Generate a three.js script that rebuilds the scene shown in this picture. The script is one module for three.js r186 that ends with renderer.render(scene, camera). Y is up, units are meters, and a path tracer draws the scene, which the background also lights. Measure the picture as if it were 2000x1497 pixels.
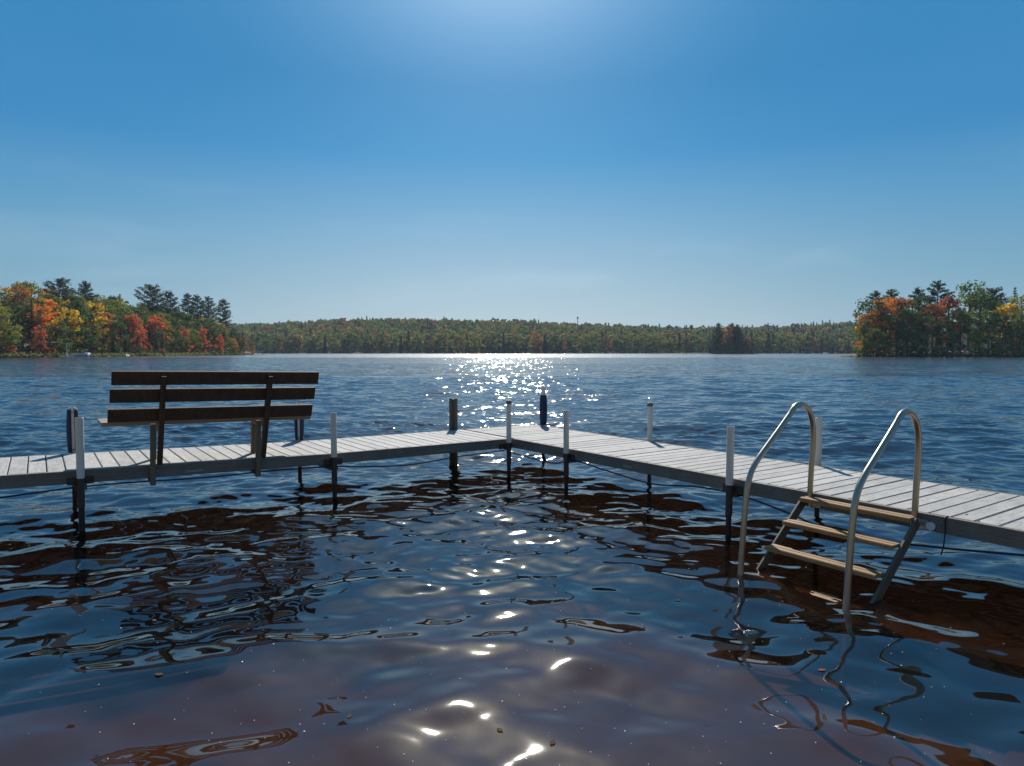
import * as THREE from 'three';
import { mergeGeometries } from 'three/addons/utils/BufferGeometryUtils.js';

// ---------- camera, sky, sun, exposure ----------
const scene = new THREE.Scene();
const camera = new THREE.PerspectiveCamera(58.593, 1024 / 766, 0.1, 6000);
camera.position.set(0, 1.55, 0);
camera.rotation.set(THREE.MathUtils.degToRad(-2.597), 0, 0);
const renderer = new THREE.WebGLRenderer();
renderer.toneMapping = THREE.LinearToneMapping;
renderer.toneMappingExposure = 1.3;
renderer.shadowMap.enabled = true;

const RAD = Math.PI / 180;
const SUN_EL = 36.7 * RAD, SUN_AZ = -1.0 * RAD;
const sunDir = new THREE.Vector3(Math.sin(SUN_AZ) * Math.cos(SUN_EL), Math.sin(SUN_EL), -Math.cos(SUN_AZ) * Math.cos(SUN_EL));
const sun = new THREE.DirectionalLight(new THREE.Color(1.0, 0.94, 0.85), 4.9);
sun.position.copy(sunDir).multiplyScalar(300);
sun.target.position.set(0, 0, -6);
sun.castShadow = true;
sun.shadow.camera.left = -40; sun.shadow.camera.right = 40; sun.shadow.camera.top = 40; sun.shadow.camera.bottom = -40; sun.shadow.camera.far = 800;
sun.shadow.mapSize.set(2048, 2048);
scene.add(sun, sun.target);

// value noise
const hash = (x, y) => { let h = Math.imul(x, 374761393) + Math.imul(y, 668265263) | 0; h = Math.imul(h ^ (h >>> 13), 1274126177); return ((h ^ (h >>> 16)) >>> 0) / 4294967296; };
function vnoise(x, y) { const ix = Math.floor(x), iy = Math.floor(y), fx = x - ix, fy = y - iy, u = fx * fx * (3 - 2 * fx), v = fy * fy * (3 - 2 * fy); return THREE.MathUtils.lerp(THREE.MathUtils.lerp(hash(ix, iy), hash(ix + 1, iy), u), THREE.MathUtils.lerp(hash(ix, iy + 1), hash(ix + 1, iy + 1), u), v); }
function fbm(x, y, n = 4) { let s = 0, a = .5; for (let i = 0; i < n; i++) { s += a * vnoise(x, y); x *= 2.03; y *= 2.03; a *= .5; } return s; }

// clear-air sky: colour by height, brighter and paler round the sun
{
  const W = 1024, H = 512, data = new Float32Array(W * H * 4);
  const away = [[-1, .31, .45, .53], [2, .27, .43, .53], [6, .19, .385, .53], [11.5, .10, .315, .545], [16, .050, .25, .525], [26, .042, .235, .50], [45, .046, .225, .48], [90, .036, .16, .38]];
  const near = [[-1, .54, .65, .69], [2.5, .49, .62, .685], [5, .40, .565, .675], [10, .24, .455, .655], [15.5, .08, .315, .60], [21, .03, .22, .48], [30, .035, .21, .46], [50, .04, .20, .42], [90, .04, .17, .37]];
  const look = (t, e) => { let i = 0; while (i < t.length - 2 && e > t[i + 1][0]) i++; const a = t[i], b = t[i + 1]; let k = Math.min(1, Math.max(0, (e - a[0]) / (b[0] - a[0]))); return [1, 2, 3].map((c) => a[c] + (b[c] - a[c]) * k); };
  const lerp0 = (a, b, t) => a + (b - a) * t, rowsA = [], rowsN = [];
  for (let r = 0; r < H; r++) { const el = ((r + .5) / H - .5) * 180; rowsA.push(look(away, el)); rowsN.push(look(near, el)); }
  for (let r = 0; r < H; r++) {
    const up = ((r + .5) / H - .5) * Math.PI, y = Math.sin(up);
    for (let c = 0; c < W; c++) {
      const ro = ((c + .5) / W - .5) * 2 * Math.PI, x = Math.cos(ro) * Math.cos(up), z = Math.sin(ro) * Math.cos(up);
      const g = Math.acos(Math.min(1, x * sunDir.x + y * sunDir.y + z * sunDir.z)) / RAD;
      const az0 = Math.atan2(x, -z) / RAD, az = Math.abs(az0 - SUN_AZ / RAD), k0 = 1 - THREE.MathUtils.smoothstep(az, 0, 42), k = lerp0(k0, .4, THREE.MathUtils.smoothstep(y, .6, 1)), gl = Math.exp(-g / 3.7), gw = Math.exp(-g * g / 200);
      // faint high wisps, thin ice cloud low in the sky
      const e = up / RAD, w = e > 0 && e < 24 ? Math.max(0, fbm(az0 / 9 + e * .05 + 5, (e - az0 * .05) / 1.5 + 9, 4) - .47) * THREE.MathUtils.smoothstep(e, 1, 5) * (1 - THREE.MathUtils.smoothstep(e, 7, 16)) * .20 : 0;
      const o = (r * W + c) * 4;
      for (let i = 0; i < 3; i++) data[o + i] = (rowsA[r][i] * (1 - k) + rowsN[r][i] * k + gl * [1.9, 1.6, .9][i] + gw * [.20, .30, .40][i] + w * [.75, .7, .6][i]) / 1.27;
      data[o + 3] = 1;
    }
  }
  const t = new THREE.DataTexture(data, W, H, THREE.RGBAFormat, THREE.FloatType);
  t.mapping = THREE.EquirectangularReflectionMapping; t.magFilter = THREE.LinearFilter; t.needsUpdate = true;
  scene.background = t; scene.environment = t;
}

// ---------- helpers ----------
let seed = 7;
function rnd() { seed = (seed + 0x6d2b79f5) | 0; let t = Math.imul(seed ^ (seed >>> 15), 1 | seed); t = (t + Math.imul(t ^ (t >>> 7), 61 | t)) ^ t; return ((t ^ (t >>> 14)) >>> 0) / 4294967296; }
const rr = (a, b) => a + (b - a) * rnd();
const gauss = () => Math.sqrt(-2 * Math.log(rnd() + 1e-9)) * Math.cos(6.2831853 * rnd());
const smooth = THREE.MathUtils.smoothstep, lerp = THREE.MathUtils.lerp;
const taken = new Map();
function numbered(n) { const k = taken.get(n) || 0; taken.set(n, k + 1); return k ? n + '_' + String(k).padStart(3, '0') : n; }
function tag(o, label, category, group) { o.userData.label = label; o.userData.category = category; if (group) o.userData.group = group; return o; }
function mesh(name, geo, mat, parent) { const m = new THREE.Mesh(geo, mat); m.name = name; m.castShadow = m.receiveShadow = true; if (parent) parent.add(m); return m; }
function top(o) { o.name = numbered(o.name); scene.add(o); return o; }
function structure(name, geo, mat) { const m = mesh(name, geo, mat); m.userData.kind = 'structure'; return top(m); }
function group(name) { const g = new THREE.Group(); g.name = name; return top(g); }
const std = (r, g, b, rough = .7, extra = {}) => { const m = new THREE.MeshStandardMaterial({ roughness: rough, ...extra }); m.color.setRGB(r, g, b); return m; };
function tex(w, h, fn, srgb = true) {
  const d = new Uint8Array(w * h * 4);
  for (let y = 0; y < h; y++) for (let x = 0; x < w; x++) { const c = fn(x, y), o = (y * w + x) * 4; for (let i = 0; i < 3; i++) d[o + i] = Math.max(0, Math.min(255, c[i] * 255)); d[o + 3] = 255; }
  const t = new THREE.DataTexture(d, w, h); t.magFilter = THREE.LinearFilter; t.wrapS = t.wrapT = THREE.RepeatWrapping; if (srgb) t.colorSpace = THREE.SRGBColorSpace; t.needsUpdate = true; return t;
}
// a prism: outline [[x,y]...] pushed along z from z0 to z1
function prism(outline, z0, z1) {
  const s = new THREE.Shape(outline.map((p) => new THREE.Vector2(p[0], p[1])));
  const g = new THREE.ExtrudeGeometry(s, { depth: z1 - z0, bevelEnabled: false }); g.translate(0, 0, z0); return g;
}
// a board with chamfered long edges, x wide, y thick, z long, centred on x and y
function board(w, t, z0, z1, c = .004) {
  const a = w / 2, b = t / 2;
  return prism([[-a + c, -b], [a - c, -b], [a, -b + c], [a, b - c], [a - c, b], [-a + c, b], [-a, b - c], [-a, -b + c]], z0, z1);
}
function boxAt(x0, x1, y0, y1, z0, z1, c = .003) { const g = board(x1 - x0, y1 - y0, z0, z1, c); g.translate((x0 + x1) / 2, (y0 + y1) / 2, 0); return g; }
// a board between two points (long axis from a to b), w wide, t thick
function beam(a, b, w, t, upHint = new THREE.Vector3(0, 1, 0), c = .004) {
  const A = new THREE.Vector3(...a), B = new THREE.Vector3(...b), d = B.clone().sub(A), L = d.length(); d.normalize();
  const x = new THREE.Vector3().crossVectors(upHint, d).normalize(), y = new THREE.Vector3().crossVectors(d, x);
  const g = board(w, t, 0, L, c); g.applyMatrix4(new THREE.Matrix4().makeBasis(x, y, d).setPosition(A)); return g;
}
function lathe(pts, n = 20) { return new THREE.LatheGeometry(pts.map((p) => new THREE.Vector2(p[0], p[1])), n); }
function tube(pts, r, n = 10, seg = 48, tension = .5) { return new THREE.TubeGeometry(new THREE.CatmullRomCurve3(pts.map((p) => new THREE.Vector3(...p)), false, 'centripetal', tension), seg, r, n); }

// ---------- the lake ----------
function waves(n, l0, l1, slope, spread, dirMean = 0) {
  const out = [];
  for (let i = 0; i < n; i++) {
    const L = l0 * Math.pow(l1 / l0, (i + rnd()) / n), k = 2 * Math.PI / L, th = dirMean + gauss() * spread;
    out.push([k * Math.sin(th), k * Math.cos(th), slope / k * Math.sqrt(2 / n), rnd() * 6.2831853, L]);
  }
  return out;
}
const swell = waves(14, 2.4, 6.5, .034, .5), chop = waves(28, .55, 1.9, .105, .5), ripple = waves(44, .19, .55, .115, .6);
const fineW = waves(34, .10, .24, .062, .75);
const calm = waves(34, .28, 1.4, .086, .8, .2);           // the smoother water between the dock and the shore
function surface(x, d, minL, out) {   // d is the distance out from the shore, -z
  const open = smooth(d, 6.5, 13), mid = smooth(d, 2.6, 6.5), gust = .75 + .5 * vnoise(x * .07 + 3, d * .045 + 9);
  let h = 0, sx = 0, sz = 0;
  const add = (set, f) => { if (f > 0) for (const w of set) { const q = f * smooth(w[4], minL * .7, minL * 1.4); if (q === 0) continue; const p = w[0] * x - w[1] * d + w[3], a = w[2] * q; h += a * Math.sin(p); const c = a * Math.cos(p); sx += c * w[0]; sz += c * w[1]; } };
  add(swell, lerp(.5, 1, open)); add(chop, lerp(lerp(.26, .44, mid), 1, open) * gust); add(ripple, lerp(lerp(.11, .56, mid), 1, open) * gust); add(calm, 1 - open); add(fineW, lerp(.34, 1, smooth(d, 3.0, 6.5)) * gust);
  out[0] = h; out[1] = sx; out[2] = sz;
}
{
  const bands = [
    { d0: 1.0, d1: 5, half: 6.6, cx: .027, cd: .027, min: .1, m: 0 },
    { d0: 5, d1: 15, half: 13.8, cx: .042, cd: .032, min: .1, m: 0 },
    { d0: 15, d1: 42, half: 36, cx: .15, cd: .09, min: .5, m: 1 },
    { d0: 42, d1: 90, half: 80, cx: .5, cd: .3, min: 1.7, m: 2 },
    { d0: 90, d1: 190, half: 165, cx: 1.1, cd: .8, min: 3.5, m: 3 },
    { d0: 190, d1: 3200, half: 2600, cx: 52, cd: 0, min: 99, m: 4 },
  ];
  const pos = [], nor = [], uv = [], idx = [], groups = [], o = [0, 0, 0];
  const at = (x, d, min) => { surface(x, d, min, o); return [o[0], o[1], o[2]]; };
  bands.forEach((b, bi) => {
    const nx = Math.round(2 * b.half / b.cx), ds = [];
    if (b.cd) { const nd = Math.round((b.d1 - b.d0) / b.cd); for (let i = 0; i <= nd; i++) ds.push(b.d0 + (b.d1 - b.d0) * i / nd); }
    else for (let i = 0; i <= 24; i++) ds.push(b.d0 * Math.pow(b.d1 / b.d0, i / 24));
    const first = pos.length / 3, next = bands[bi + 1], start = idx.length;
    for (let j = 0; j < ds.length; j++) for (let i = 0; i <= nx; i++) {
      const x = -b.half + 2 * b.half * i / nx, d = ds[j];
      let s;
      if (j === ds.length - 1 && next) {          // the last row follows the coarser row it meets
        const n2 = Math.round(2 * next.half / next.cx), c = 2 * next.half / n2, t = (x + next.half) / c, i0 = Math.floor(t), f = t - i0;
        const a = at(-next.half + i0 * c, d, next.min), e = at(-next.half + (i0 + 1) * c, d, next.min);
        s = a.map((q, k) => lerp(q, e[k], f));
      } else s = at(x, d, b.min);
      const l = Math.hypot(s[1], 1, s[2]);
      pos.push(x, s[0], -d); nor.push(-s[1] / l, 1 / l, -s[2] / l); uv.push(x, d);
    }
    for (let j = 0; j < ds.length - 1; j++) for (let i = 0; i < nx; i++) {
      const a = first + j * (nx + 1) + i, b2 = a + 1, c = a + nx + 1, d = c + 1;
      idx.push(a, b2, c, b2, d, c);
    }
    groups.push([start, idx.length - start, b.m]);
  });
  const g = new THREE.BufferGeometry();
  g.setAttribute('position', new THREE.Float32BufferAttribute(pos, 3));
  g.setAttribute('normal', new THREE.Float32BufferAttribute(nor, 3));
  g.setAttribute('uv', new THREE.Float32BufferAttribute(uv, 2));
  g.setIndex(idx); groups.forEach((q) => g.addGroup(...q));
  // periodic ripples for the water too far off to mesh
  const ripples = (size, tile, l0, l1, n, slope, spread) => {
    const sx = new Float32Array(size * size), sy = new Float32Array(size * size);
    for (let w = 0; w < n; w++) {
      const L = l0 * Math.pow(l1 / l0, (w + rnd()) / n), th = gauss() * spread, m = Math.round(tile / L * Math.sin(th)), q = Math.round(tile / L * Math.cos(th)) || 1;
      const k = 2 * Math.PI / tile * Math.hypot(m, q), amp = slope * Math.sqrt(2 / n), ph = rnd() * 6.28, ux = 2 * Math.PI / tile * m / k * amp, uy = 2 * Math.PI / tile * q / k * amp;
      const cxs = new Float32Array(size), sxs = new Float32Array(size);
      for (let i = 0; i < size; i++) { cxs[i] = Math.cos(2 * Math.PI * m * i / size + ph); sxs[i] = Math.sin(2 * Math.PI * m * i / size + ph); }
      for (let j = 0; j < size; j++) { const cy = Math.cos(2 * Math.PI * q * j / size), sn = Math.sin(2 * Math.PI * q * j / size), r0 = j * size; for (let i = 0; i < size; i++) { const c = cxs[i] * cy - sxs[i] * sn; sx[r0 + i] += ux * c; sy[r0 + i] += uy * c; } }
    }
    const t = tex(size, size, (i, j) => { const a = sx[j * size + i], b = sy[j * size + i], l = Math.hypot(a, b, 1); return [.5 - .5 * a / l, .5 - .5 * b / l, .5 + .5 / l]; }, false);
    t.repeat.set(1 / tile, 1 / tile); return t;
  };
  const water = (normalMap, rough, ior = 1.42) => {
    const m = new THREE.MeshPhysicalMaterial({ roughness: rough, ior, transmission: .985, thickness: 0, normalMap });
    m.color.setRGB(.285, .185, .122);
    return m;
  };
  const nearW = water(null, .03, 1.75);
  const fine = ripples(1024, 9, .1, .5, 70, .085, .6), broad = ripples(1024, 26, .16, 1.9, 100, .13, .5), vast = ripples(1024, 60, .4, 5, 100, .125, .42);
  const midW = water(fine, .06, 2.6), farW = water(broad, .09, 2.8), farW2 = water(broad, .11, 2.8), vastW = water(vast, .15, 2.8);
  structure('lake_water', g, [nearW, midW, farW, farW2, vastW]);
}
// the lake bed
{
  const g = new THREE.PlaneGeometry(60, 60, 120, 120); g.rotateX(-Math.PI / 2); g.translate(0, 0, -26);
  const p = g.attributes.position, u = g.attributes.uv;
  for (let i = 0; i < p.count; i++) { const x = p.getX(i), d = -p.getZ(i); p.setY(i, -.34 - .10 * Math.max(0, d - 2.5) - .08 * fbm(x * .8, d * .8)); u.setXY(i, (x + 30) / 60, (d + 4) / 60); }
  g.computeVertexNormals();
  // sand; farther out painted dark in patches, for light lost in deeper water
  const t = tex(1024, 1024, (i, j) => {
    const x = i / 1024 * 60 - 30, d = j / 1024 * 60 - 4, n = fbm(x * 1.3 + 20, d * 1.3 + 20, 5), m = fbm(x * 6 + 50, d * 6, 3), depthShade = smooth(.85 * n + .3 * m + (d - 4.9 - (x < .6 ? .3 * Math.max(-3, x) : .18 - .4 * (x - .6))) * .18, .40, .90);
    const k = .6 * n + .4 * m; return [lerp(lerp(.52, .84, k), .12, depthShade), lerp(lerp(.46, .76, k), .10, depthShade), lerp(lerp(.38, .64, k), .08, depthShade)];
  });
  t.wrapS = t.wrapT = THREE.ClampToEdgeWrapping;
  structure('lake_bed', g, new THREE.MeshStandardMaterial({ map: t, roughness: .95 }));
}

{ const g = new THREE.PlaneGeometry(7000, 7000); g.rotateX(-Math.PI / 2); g.translate(0, -5.2, 0); structure('deep_lake_bed', g, std(.02, .015, .01, .95)); }

// ---------- dock ----------
const grain = (seedX, lo, hi) => tex(512, 512, (x, y) => { const a = fbm(x / 3.2 + seedX, y / 90 + seedX, 4), b = fbm(x / 60 + seedX, y / 60, 4), s = vnoise(x / 1.4 + seedX, y / 14) ; const v = lo + (hi - lo) * (.5 * a + .35 * b + .15 * s + .05); return [v, v * .985, v * .965]; });
const deckTex = tex(1024, 1024, (x, y) => { const a = fbm(x / 4 + 11, y / 110 + 11, 4), b = fbm(x / 50 + 4, y / 70, 5), s = vnoise(x / 1.5, y / 20), st = smooth(fbm(x / 26 + 70, y / 34 + 8, 4), .56, .70), v = .46 + .30 * (.42 * a + .45 * b + .13 * s + .02) - st * .07; return [v, v * .982, v * .955]; });
deckTex.repeat.set(1.3, .6);
const deckMats = [0, 1, 2, 3, 4, 5].map((i) => { const t = deckTex.clone(); t.repeat.set(1.3, .6); t.offset.set(i * .37, i * .23); t.needsUpdate = true; const m = new THREE.MeshStandardMaterial({ map: t, roughness: .82, bumpMap: t, bumpScale: .0012 }); const v = [1, .90, 1.06, .96, .85, 1.02][i]; m.color.setRGB(v, v * .99, v * .975); return m; });
const rimTex = grain(31, .34, .60);
const rimMat = new THREE.MeshStandardMaterial({ map: rimTex, roughness: .8 }); rimMat.color.setRGB(.80, .66, .56);
const rimTop = new THREE.MeshStandardMaterial({ map: deckTex, roughness: .6 });
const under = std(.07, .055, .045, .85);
const pvc = std(.60, .51, .44, .55), pvcDirty = std(.60, .55, .47, .55);
const pipeTex = tex(128, 256, (x, y) => { const n = fbm(x / 10, y / 16, 4), k = smooth(n, .35, .6); return [lerp(.20, .40, k), lerp(.16, .25, k), lerp(.14, .16, k)]; });
const pipe = new THREE.MeshStandardMaterial({ map: pipeTex, roughness: .75, metalness: .1 }); pipe.color.setRGB(.55, .42, .33);
const steel = std(.055, .042, .034, .65, { metalness: .4 });
const galv = std(.55, .54, .52, .38, { metalness: .9 });
const DOCK_Y = .47, DOCK_TURN = Math.atan2(-.821, .571);
const place = (o) => { o.position.set(0, DOCK_Y, -8.5); o.rotation.y = -Math.acos(.571); return o; };
const leftY = (z) => z < 0 ? 0 : z < 2.32 ? .007 * z / 2.32 : .007 + .0201 * (z - 2.32);
const leftPitch = (z) => z < 2.32 ? .003 : .0201;

const dock = place(group('dock'));
tag(dock, 'L-shaped lake dock of pale grey planks on white sleeved posts', 'dock');
{
  const PITCH = .1372, BW = .1285, T = .026;
  const plankR = prism([[-BW / 2, -T], [BW / 2, -T], [BW / 2, -.005], [BW / 2 - .005, 0], [-BW / 2 + .005, 0], [-BW / 2, -.005]], -1.178, -.038);
  const END = 7.4;
  for (let x = -1.22 + .035 + BW / 2; x < END; x += PITCH) {
    const m = mesh('plank', plankR, deckMats[Math.floor(rnd() * 6)], dock); m.position.set(x + rr(-.0015, .0015), rr(-.0015, .0015), rr(-.004, .004)); m.rotation.set(rr(-.0012, .0012), rr(-.0015, .0015), rr(-.012, .012));
  }
  // planks of the other arm lie along local x
  const plankL = prism([[-BW / 2, -T], [BW / 2, -T], [BW / 2, -.005], [BW / 2 - .005, 0], [-BW / 2 + .005, 0], [-BW / 2, -.005]], .038, 1.182);
  plankL.rotateY(-Math.PI / 2);
  for (let z = .012 + BW / 2; z < 7.6; z += PITCH) {
    const m = mesh('plank', plankL, deckMats[Math.floor(rnd() * 6)], dock); m.position.set(0, leftY(z) + rr(-.0012, .0012), z); m.rotation.x = -leftPitch(z);
  }
  // ribbed rim boards: a groove every 14 mm on the outer face
  const ribbed = (face) => { const pts = [[0, 0], [.034, 0]]; for (let k = 0; k < 7; k++) { const y = -.004 - k * .0148; pts.push([.036, y - .002], [.036, y - .0112], [.033, y - .0125], [.033, y - .0145]); } pts.push([.034, -.111], [0, -.111]); return face > 0 ? pts : pts.map((p) => [-p[0], p[1]]).reverse(); };
  const rimX = (x0, x1, zc, face) => { const g = prism(ribbed(face), 0, x1 - x0 - .004); g.rotateY(Math.PI / 2); if (face > 0) { g.rotateX(0); } return g; };
  // along x (right arm): outer face towards +z or -z
  const alongX = (x0, x1, z, face) => { const g = prism(ribbed(-face), 0, x1 - x0 - .004); g.rotateY(Math.PI / 2); g.translate(x0 + .002, -.001, z); mesh('rim_board', g, rimMat, dock); };
  for (const [a, b] of [[.002, 2.6], [2.6, 4.97], [4.97, 7.4]]) alongX(a, b, -.036, 1);
  for (const [a, b] of [[-1.222, .2], [.2, 2.6], [2.6, 4.97], [4.97, 7.4]]) alongX(a, b, -1.186, -1);
  // along z (left arm): outer face towards +x or -x
  const alongZ = (z0, z1, x, face) => { const g = prism(ribbed(face), 0, z1 - z0 - .004); const m = mesh('rim_board', g, rimMat, dock); m.position.set(x, leftY(z0) - .001, z0 + .002); m.rotation.x = -leftPitch((z0 + z1) / 2); };
  for (const [a, b] of [[.004, .52], [.52, 1.7], [1.7, 2.32], [2.32, 4.6], [4.6, 7.6]]) { alongZ(a, b, -.036, 1); alongZ(a, b, -1.186, -1); }
  alongZ(-1.186, -.04, -1.19, -1);
  // stringers and cross beams below
  const beams = [];
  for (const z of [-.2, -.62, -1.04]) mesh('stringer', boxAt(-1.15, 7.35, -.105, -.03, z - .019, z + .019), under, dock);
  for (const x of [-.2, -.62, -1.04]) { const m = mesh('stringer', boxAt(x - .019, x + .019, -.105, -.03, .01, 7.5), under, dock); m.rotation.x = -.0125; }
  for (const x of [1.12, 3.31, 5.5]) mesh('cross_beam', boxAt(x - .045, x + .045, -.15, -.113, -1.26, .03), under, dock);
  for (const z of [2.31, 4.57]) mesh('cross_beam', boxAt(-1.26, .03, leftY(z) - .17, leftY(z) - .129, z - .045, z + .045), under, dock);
  // posts: galvanised pipe in a white sleeve
  const post = (x, z, top, sleeveLow, y0 = 0, open = false, side = 1) => {
    const p = new THREE.Group(); p.name = 'post'; p.position.set(x, y0, z); dock.add(p);
    p.rotation.z = rr(-.008, .008); p.rotation.x = rr(-.008, .008);
    const r = .031;
    mesh('sleeve', lathe([[r - .004, sleeveLow], [r, sleeveLow + .001], [r, top - .002], [r - .001, top], [r - .0045, top], [r - .0045, top - .05]]), pvc, p);
    mesh('pipe', lathe([[.0005, -2.6], [.0235, -2.6], [.0235, top - .004], [.0005, top - .004]], 16), pipe, p);
    mesh('collar', lathe([[.024, -.31], [.0295, -.31], [.0295, sleeveLow - .003], [.024, sleeveLow - .003]], 16), steel, p);
    return p;
  };
  const bracketX = (x, z, s) => { const g = mergeGeometries([boxAt(x - .10, x + .10, -.122, -.055, s > 0 ? .0035 : -1.2305, s > 0 ? .0105 : -1.2235), boxAt(x - .03, x + .03, -.132, -.06, s > 0 ? .011 : -1.27, s > 0 ? .05 : -1.231)]); mesh('bracket', g, steel, dock); };
  for (const x of [1.12, 3.31]) { bracketX(x, .05, 1); bracketX(x, -1.27, -1); }
  const bracketZ = (z, s) => { const y = leftY(z), g = mergeGeometries([boxAt(s > 0 ? .0035 : -1.2305, s > 0 ? .0105 : -1.2235, y - .12, y - .055, z - .10, z + .10), boxAt(s > 0 ? .011 : -1.27, s > 0 ? .05 : -1.231, y - .13, y - .06, z - .03, z + .03)]); mesh('bracket', g, steel, dock); };
  for (const z of [2.31, 4.57]) { bracketZ(z, 1); bracketZ(z, -1); }
  bracketZ(.10, 1);
  post(1.13, .052, .435, -.045); post(1.118, -1.275, .45, -.03);
  post(3.31, .052, .453, -.048); post(3.31, -1.275, .455, -.03);
  post(5.52, .052, .45, -.048); post(5.52, -1.275, .455, -.03);
  post(-1.02, -1.275, .57, -.03);
  post(.055, .085, .47, -.04);
  post(.055, 2.316, .442, -.03, leftY(2.3)); post(-1.275, 2.26, .455, -.03, leftY(2.3));
  post(.055, 4.57, .465, -.06, leftY(4.57)); post(-1.275, 4.57, .465, -.03, leftY(4.57));
  // the square timber post, two boards with a groove between
  const tp = new THREE.Group(); tp.name = 'timber_post'; tp.position.set(-1.288, 0, .10); dock.add(tp);
  const woodTex = grain(71, .25, .55); woodTex.repeat.set(3, .8);
  const timber = new THREE.MeshStandardMaterial({ map: woodTex, roughness: .8 }); timber.color.setRGB(.75, .66, .55);
  for (const k of [-1, 1]) { const g = board(.038, .092, -2.6, .44, .004); g.rotateX(-Math.PI / 2); g.translate(0, 0, 0); const m = mesh('timber', g, timber, tp); m.position.x = k * .037; }
  const core = board(.034, .05, -2.6, .425, .003); core.rotateX(-Math.PI / 2); mesh('timber', core, timber, tp);
  tp.rotation.y = .95;
  for (const y of [.26, -.25]) { const b = new THREE.CylinderGeometry(.012, .012, .15, 8); b.rotateZ(Math.PI / 2); b.translate(.01, y, 0); mesh('bolt', b, steel, tp); }
  // small pale maker's plates on the rim
  mesh('name_plate', boxAt(.0005, .0035, leftY(3.5) - .085, leftY(3.5) - .06, 3.58, 3.74, .001), std(.22, .19, .16, .5), dock);
  mesh('name_plate', boxAt(.0005, .0035, -.085, -.06, .86, 1.0, .001), std(.16, .15, .14, .5), dock);
  mesh('name_plate', boxAt(1.98, 2.10, -.085, -.06, .0005, .0035, .001), std(.18, .18, .19, .5), dock);
  for (const x of [.75, 1.62]) { const b = new THREE.CylinderGeometry(.009, .009, .02, 8); b.rotateX(Math.PI / 2); b.translate(x, -.105, .006); mesh('bolt', b, galv, dock); }
}

// ---------- bumpers on three posts ----------
const navy = std(.007, .017, .050, .7);
function bumper(x, z, y0, low, high, slit, turn, label) {
  const g = place(group('dock_bumper')); tag(g, label, 'bumper', 'blue foam bumpers on the dock posts');
  const n = 26, m = 16, H = high - low, ri = .034, pos = [], ix = [];
  const prof = (t) => ri + .005 + .019 * Math.pow(Math.sin(Math.PI * Math.min(1, .13 + t * .74)), .8);
  for (let s = 0; s < 2; s++) for (let j = 0; j <= m; j++) for (let i = 0; i <= n; i++) {
    const t = j / m, a = slit + (2 * Math.PI - 2 * slit) * i / n, r = s ? ri : prof(t); pos.push(r * Math.sin(a), low + H * t, r * Math.cos(a));
  }
  const id = (s, j, i) => s * (m + 1) * (n + 1) + j * (n + 1) + i, quad = (a, b, c, d) => ix.push(a, b, c, b, d, c);
  for (let j = 0; j < m; j++) for (let i = 0; i < n; i++) { quad(id(0, j, i), id(0, j, i + 1), id(0, j + 1, i), id(0, j + 1, i + 1)); quad(id(1, j, i + 1), id(1, j, i), id(1, j + 1, i + 1), id(1, j + 1, i)); }
  for (let i = 0; i < n; i++) { quad(id(0, m, i), id(0, m, i + 1), id(1, m, i), id(1, m, i + 1)); quad(id(1, 0, i), id(1, 0, i + 1), id(0, 0, i), id(0, 0, i + 1)); }
  for (let j = 0; j < m; j++) { quad(id(1, j, 0), id(0, j, 0), id(1, j + 1, 0), id(0, j + 1, 0)); quad(id(0, j, n), id(1, j, n), id(0, j + 1, n), id(1, j + 1, n)); }
  const geo = new THREE.BufferGeometry(); geo.setAttribute('position', new THREE.Float32BufferAttribute(pos, 3)); geo.setIndex(ix); geo.computeVertexNormals();
  const foam = mesh('foam_sleeve', geo, navy, g); foam.position.set(x, y0, z); foam.rotation.y = turn;
  for (const t of [.07, .93]) { const b = new THREE.TorusGeometry(prof(t) + .001, .003, 5, 22, 2 * Math.PI - 2 * slit); b.rotateX(Math.PI / 2); const s = mesh('strap', b, std(.006, .012, .03, .5), foam); s.position.y = low + H * t; s.rotation.y = -Math.PI / 2 + slit; }
  return g;
}
bumper(-1.02, -1.275, 0, .005, .445, .05, 3.6, 'navy blue foam bumper on the post at the corner of the dock');
bumper(-1.275, 2.26, leftY(2.26), .005, .43, .42, 1.05, 'navy blue slit bumper on the post half behind the bench');
bumper(-1.275, 4.57, leftY(4.57), .005, .445, .42, 1.55, 'navy blue slit bumper on the post beyond the open end of the bench');

// ---------- clear solar caps on two posts ----------
const clear = new THREE.MeshPhysicalMaterial({ transmission: .85, thickness: 0, roughness: .12, ior: 1.45 }); clear.color.setRGB(.92, .95, .95);
function cap(x, z, y, label) {
  const g = place(group('post_light')); tag(g, label, 'light', 'clear solar lights capping dock posts');
  const c = new THREE.Group(); c.name = 'lamp_head'; c.position.set(x, y, z); g.add(c);
  mesh('base_ring', lathe([[.0335, -.035], [.0365, -.033], [.0365, .002], [.030, .004], [.001, .004]]), std(.10, .09, .07, .5), c);
  const d = lathe([[.033, .005], [.039, .02], [.041, .038], [.036, .056], [.024, .068], [.001, .072]], 12); mesh('lens', d, clear, c);
  mesh('solar_cell', boxAt(-.018, .018, .012, .02, -.018, .018), std(.5, .52, .5, .25, { metalness: .6 }), c);
}
cap(.055, .085, .475, 'clear solar light capping the post at the inner dock corner');
cap(1.118, -1.275, .455, 'clear solar light capping the post on the far dock edge');

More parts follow.
